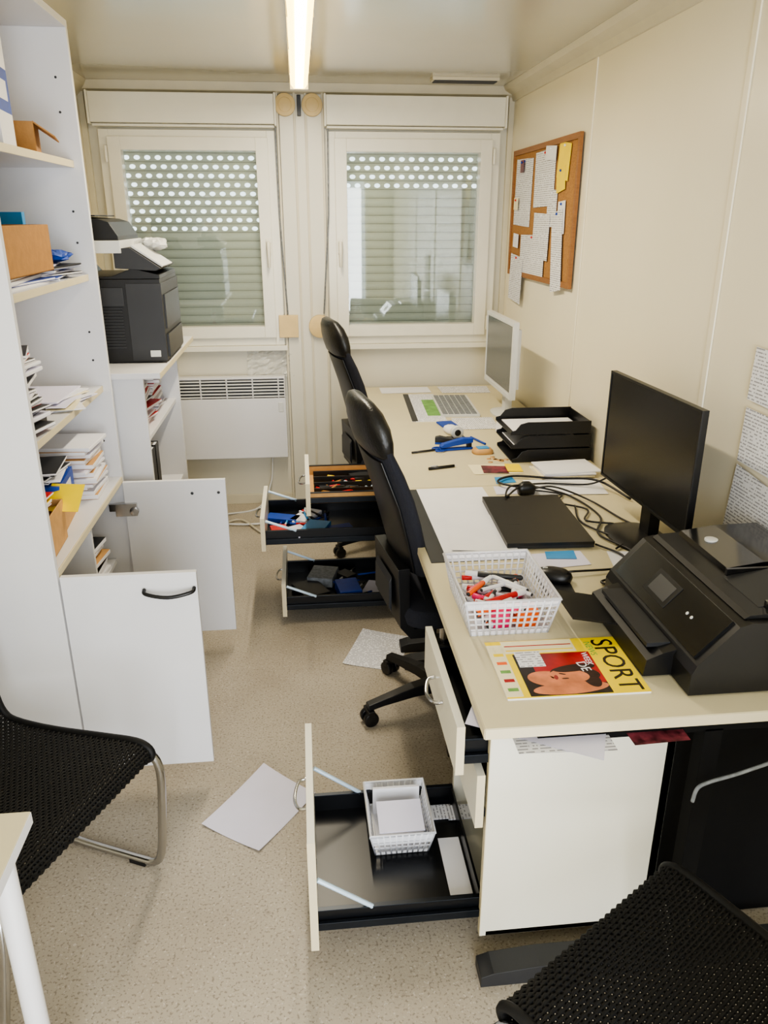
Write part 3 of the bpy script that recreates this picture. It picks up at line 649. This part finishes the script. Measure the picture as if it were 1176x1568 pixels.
b=B('letter_tray');
for k in range(3):
    z=ZD+.002+k*.058;T=TR(1.018-.006*k,3.13,0,0)
    b.box(-.17,.168,-.128,.128,z,z+.004,M_black,T)
    b.box(.163,.168,-.128,.128,z,z+.05,M_black,T)
    for s in(-1,1):
        b.prism([(-.17,z),(.168,z),(.168,z+.053),(-.10,z+.053),(-.13,z+.045),(-.150,z+.02),(-.17,z+.015)],'y',s*.128-.002,s*.128+.002,M_black,T)
    if k!=0:b.box(-.15,.15,-.105,.105,z+.005,z+.010,M_paper,T)
b.done(.002)
b=B('desk_cable')
b.tube(cr([(1.12,2.60,.80),(1.05,2.66,.745),(.90,2.70,.74),(.78,2.62,.76),(.70,2.52,.758),(.74,2.6,.77),(.86,2.64,.745),(.95,2.55,.738),(.98,2.35,.738),(.92,2.2,.738),(.97,2.05,.738),(.90,1.95,.738),(.72,1.92,.745)]),.0038,M_black,6)
b.tube(cr([(.82,2.64,.74),(.90,2.6,.76),(1.0,2.5,.74),(1.05,2.3,.738),(1.12,2.15,.738),(1.16,2.0,.738),(1.15,1.82,.78)]),.0035,M_black,6)
b.tube(cr([(.80,2.62,.75),(.72,2.72,.745),(.80,2.80,.74),(.95,2.74,.745),(1.08,2.66,.76),(1.15,2.5,.74)]),.0045,M_black,6)
b.tube(cr([(.88,2.12,.738),(.93,2.02,.738),(.86,1.90,.738),(.80,1.86,.738),(.86,1.82,.738),(.93,1.86,.738)]),.0035,M_black,6)
b.tube(cr([(.93,2.46,.738),(.90,2.30,.738),(.97,2.14,.738),(.93,2.08,.738)]),.0035,M_black,6)
b.tube(cr([(.82,2.62,.745),(.92,2.58,.738),(.88,2.50,.738),(.96,2.42,.738),(.92,2.32,.738),(1.0,2.28,.738)]),.0035,M_black,6)
b.cushion([(ZD,.80,2.62,.03,.02),(ZD+.03,.80,2.62,.035,.022),(ZD+.045,.80,2.62,.015,.012)],M_black)
b.done(0)
# ------------------------------------------------------------ right wall
b=B('cork_board');X=XR-.008
b.box(X-.006,X,3.45,4.49,1.395,2.005,M_cork)
for a in((3.44,3.465,1.385,2.015),(4.475,4.50,1.385,2.015)):b.box(X-.014,X,a[0],a[1],a[2],a[3],M_wood)
for z in(1.385,1.99):b.box(X-.014,X,3.465,4.475,z,z+.025,M_wood)
def note(y0,y1,z0,z1,m,a=0,k=0):
    T=Matrix.Translation((X-.009-.001*k,(y0+y1)/2,(z0+z1)/2))@Matrix.Rotation(math.radians(a),4,'X')
    w,h=(y1-y0)/2,(z1-z0)/2;b.box(-.0006,.0006,-w,w,-h,h,m,T);b.ell((-.004,0,h-.012),.005,.006,.006,(M_blue,M_red,M_paper)[k%3],T,8,4)
note(4.13,4.44,1.64,1.965,M_print_z,2,0);note(3.76,4.08,1.73,1.98,M_print_z,-1,1);note(3.56,3.72,1.84,1.99,M_yel,8,2);note(3.60,3.72,1.79,1.89,M_yel,-8,3)
note(3.70,3.84,1.64,1.80,M_print_z,0,2);note(3.57,3.67,1.61,1.75,M_paper,-3,3);note(3.84,4.26,1.40,1.60,M_print_z,-1,4);note(3.78,4.04,1.49,1.70,M_print_z,2,5)
note(3.57,3.72,1.36,1.71,M_print_z,-8,6);note(4.20,4.44,1.25,1.49,M_print_z,4,7);note(4.30,4.40,1.53,1.60,M_paper,3,8);note(4.27,4.33,1.90,1.96,M_multi,0,9);note(3.74,3.90,1.93,1.99,M_paper,4,8);note(4.34,4.42,1.72,1.78,M_cream,2,10)
b.done(0)
def wallpaper(y0,y1,z0,z1,a):
    b=B('wall_notice',Matrix.Translation((XR-.010,(y0+y1)/2,(z0+z1)/2))@Matrix.Rotation(math.radians(a),4,'X'));w,h=(y1-y0)/2,(z1-z0)/2
    b.box(-.0007,.0007,-w,w,-h,h,M_print_z);b.done(0)
wallpaper(1.74,1.945,1.22,1.36,2);wallpaper(1.74,1.945,1.05,1.20,1);wallpaper(1.72,1.955,.83,1.03,6)
# ------------------------------------------------------------ chairs
def office_chair(cx,cy,ang,dz,off):
    b=B('office_chair',TR(cx,cy,0,ang))
    for k in range(5):
        a=math.radians(off+72*k-ang);c,s=math.cos(a),math.sin(a)
        def R(r,h,w,z):return [(c*r-s*w,s*r+c*w,z-h),(c*r+s*w,s*r-c*w,z-h),(c*r+s*w*.8,s*r-c*w*.8,z+h),(c*r-s*w*.8,s*r+c*w*.8,z+h)]
        b.loft([R(.02,.022,.03,.10),R(.12,.018,.025,.098),R(.24,.012,.02,.082),R(.295,.011,.018,.072)],M_black,sm=False)
        w=Vector((c*.288,s*.288,.027));t=Vector((-s,c,0))
        for q in(-1,1):b.cyl(w+t*q*.008,w+t*q*.027,.027,M_black,18)
        b.cyl(w+Vector((0,0,.0)),w+Vector((0,0,.05)),.009,M_dgrey,8);b.box(-.012,.012,-.028,.028,.04,.062,M_black,Matrix.Translation((w.x,w.y,0))@Matrix.Rotation(a,4,'Z'))
    b.cyl((0,0,.07),(0,0,.13),.042,M_black,20,r2=.034);b.cyl((0,0,.13),(0,0,.27),.029,M_black);b.cyl((0,0,.27),(0,0,.42+dz),.016,M_chrome)
    z=.40+dz
    b.box(-.12,.12,-.09,.09,z-.01,z+.035,M_black)
    b.cushion([(z+.032,.01,0,.17,.17),(z+.04,.01,0,.205,.205),(z+.075,.01,0,.215,.21),(z+.10,.01,0,.205,.20),(z+.112,.01,0,.16,.16)],M_fabric,e=4.5)
    b.cushion([(z+.02,.0,0,.16,.16),(z+.036,.0,0,.19,.19),(z+.045,0,0,.19,.19)],M_black,e=4)
    pr=[(-.08,z-.02),(-.17,z-.015),(-.205,z+.03),(-.215,z+.24),(-.175,z+.24),(-.172,z+.05),(-.155,z+.02),(-.08,z+.015)]
    b.prism(pr,'y',-.15,.15,M_black)
    b.prism([(-.218,z+.06),(-.228,z+.08),(-.228,z+.17),(-.218,z+.19)],'y',-.09,.09,M_dgrey)
    b.tube([(.05,-.09,z+.01),(.05,-.2,z+.0),(.06,-.26,z-.005)],.006,M_black,6)
    def back(rows,m,cv=.55):
        rings=[]
        for zz,xc,hw,th in rows:
            R=[];n=36
            for j in range(n):
                t=2*math.pi*j/n;c,s=math.cos(t),math.sin(t)
                yy=hw*math.copysign(abs(s)**.62,s);xx=th/2*math.copysign(abs(c)**.75,c)
                R.append((xc+xx+cv*yy*yy,yy,zz+dz))
            rings.append(R)
        b.loft(rings,m)
    back([(.60,-.14,.10,.02),(.605,-.142,.15,.04),(.625,-.147,.18,.05),(.70,-.165,.195,.062),(.80,-.19,.20,.066),(.88,-.212,.20,.064),(.96,-.24,.195,.058),(1.03,-.27,.185,.052),(1.05,-.275,.175,.045)],M_fabric)
    back([(.62,-.172,.15,.02),(.70,-.193,.165,.022),(.85,-.232,.17,.022),(1.0,-.283,.155,.02)],M_black)
    back([(1.01,-.268,.17,.05),(1.02,-.27,.182,.068),(1.06,-.277,.185,.082),(1.10,-.285,.18,.084),(1.14,-.294,.155,.074),(1.165,-.30,.12,.05),(1.175,-.302,.08,.02)],M_leather)
    b.done(.003)
office_chair(.465,2.385,9,0,197);office_chair(.43,3.86,10,.055,200)
def woven_chair(mx,my,ang,name='woven_cantilever_chair'):
    b=B(name,TR(mx,my,0,ang));W=.235
    prof=cr([(-.035,0,.405),(-.012,0,.412),(.0,0,.43),(-.012,0,.450),(-.05,0,.458),(-.15,0,.448),(-.30,0,.432),(-.41,0,.43),(-.455,0,.445),(-.475,0,.50),(-.483,0,.62),(-.49,0,.74),(-.50,0,.84)],10)
    L=[0]
    for i in range(1,len(prof)):L.append(L[-1]+(prof[i]-prof[i-1]).length)
    def at(s):
        for i in range(1,len(L)):
            if s<=L[i]:
                t=(s-L[i-1])/(L[i]-L[i-1]);p=prof[i-1].lerp(prof[i],t);d=(prof[i]-prof[i-1]).normalized();return p,Vector((-d.z,0,d.x))*-1
        return prof[-1],Vector((1,0,0))
    T=L[-1];n=int(T/.0085);ny=26
    for k in range(n+1):
        p,nn=at(T*k/n);pts=[]
        for j in range(ny*2+1):
            y=-W+2*W*j/(ny*2);sag=-.012*(1-(y/W)**2)
            q=p+nn*(.0024*math.cos(math.pi*(j/1.0+ k)))+Vector((0,y,0))
            q.z+=sag*min(1,max(0,(-p.x-.02)*8)) if p.z<.5 else 0
            pts.append(q)
        b.tube(pts,.0041,M_weave,5)
    for j in range(0,ny*2,1):
        y=-W+2*W*(j+.5)/(ny*2);pts=[]
        for k in range(n+1):
            p,nn=at(T*k/n);sag=-.012*(1-(y/W)**2)
            q=p+Vector((0,y,0));q.z+=sag*min(1,max(0,(-p.x-.02)*8)) if p.z<.5 else 0
            pts.append(q)
        b.tube(pts,.0028,M_weave,4)
    for s in(-1,1):
        y=s*(W+.004)
        b.tube([p+Vector((0,y,0)) for p in prof[::3]],.010,M_weave,8)
        b.tube(cr([(-.28,y,.43),(-.12,y,.43),(-.03,y+s*.01,.425),(-.002,y+s*.025,.36),(-.03,y+s*.04,.15),(-.05,y+s*.045,.05),(-.075,y+s*.046,.018),(-.12,y+s*.046,.0125),(-.3,y+s*.046,.0125),(-.39,y+s*.046,.0125),(-.43,y+s*.03,.0125),(-.44,y,.0125)],6),.0115,M_chrome,10)
        b.box(-.15,-.10,y+s*.046-.012,y+s*.046+.012,0,.012,M_black)
    b.cyl((-.44,-W,.0125),(-.44,W,.0125),.0115,M_chrome,10);b.cyl((-.03,-W,.428),(-.03,W,.428),.010,M_weave,8);b.cyl((-.50,-W,.84),(-.50,W,.84),.010,M_weave,8)
    b.done(0)
woven_chair(-.51,1.425,-25);woven_chair(.495,1.027,122.7)
b=B('side_table');b.box(-1.09,-.492,.35,1.115,.705,.73,M_desk);b.box(-.492,-.4905,.35,1.115,.706,.729,M_white)
for x in(-1.05,-.53):
    for y in(.40,1.06):b.cyl((x,y,0),(x,y,.705),.02,M_white,16)
b.box(-1.04,-.54,1.05,1.07,.66,.705,M_white);b.done(.002)
b=B('under_desk_dark_fill');b.box(.80,1.17,1.40,1.415,.01,.70,M_matte);b.box(.815,.83,1.415,1.9,.01,.70,M_matte);b.done(.002)  # added black sheets standing in for the darkness under the desk
b=B('under_desk_cable');b.tube(cr([(.79,1.245,.52),(.795,1.243,.555),(.82,1.243,.57),(.90,1.25,.585),(1.02,1.27,.61),(1.12,1.32,.64)]),.004,M_wicker,8);b.done(0)
# ------------------------------------------------------------ lights
def area(name,loc,rot,sx,sy,pw,col):
    l=D.lights.new(name,'AREA');l.shape='RECTANGLE';l.size=sx;l.size_y=sy;l.energy=pw;l.color=col
    o=D.objects.new(name,l);bpy.context.collection.objects.link(o);o.location=loc;o.rotation_euler=rot;return o
area('fluorescent_light',(.033,3.29,2.236),(0,0,0),.05,1.55,30,(1,.90,.74))
area('doorway_daylight',(.25,YN-.03,1.05),(math.radians(88),0,0),1.1,1.95,80,(.95,.97,1))
w=D.worlds.new('World');bpy.context.scene.world=w;w.use_nodes=True;nt=w.node_tree
bg=nt.nodes['Background'];bg.inputs[0].default_value=(.84,.92,1,1);bg.inputs[1].default_value=3.2
sc=bpy.context.scene
try:
    sc.view_settings.view_transform='AgX';sc.view_settings.look='AgX - Medium High Contrast'
except Exception as e:print(e)
cd=D.cameras.new('camera');cd.sensor_fit='VERTICAL';cd.sensor_height=36;cd.sensor_width=27;cd.lens=27.225;cd.clip_start=.02
co=D.objects.new('camera',cd);bpy.context.collection.objects.link(co);co.location=(0,0,1.68);co.rotation_euler=(math.radians(69.2),0,math.radians(-6));bpy.context.scene.camera=co
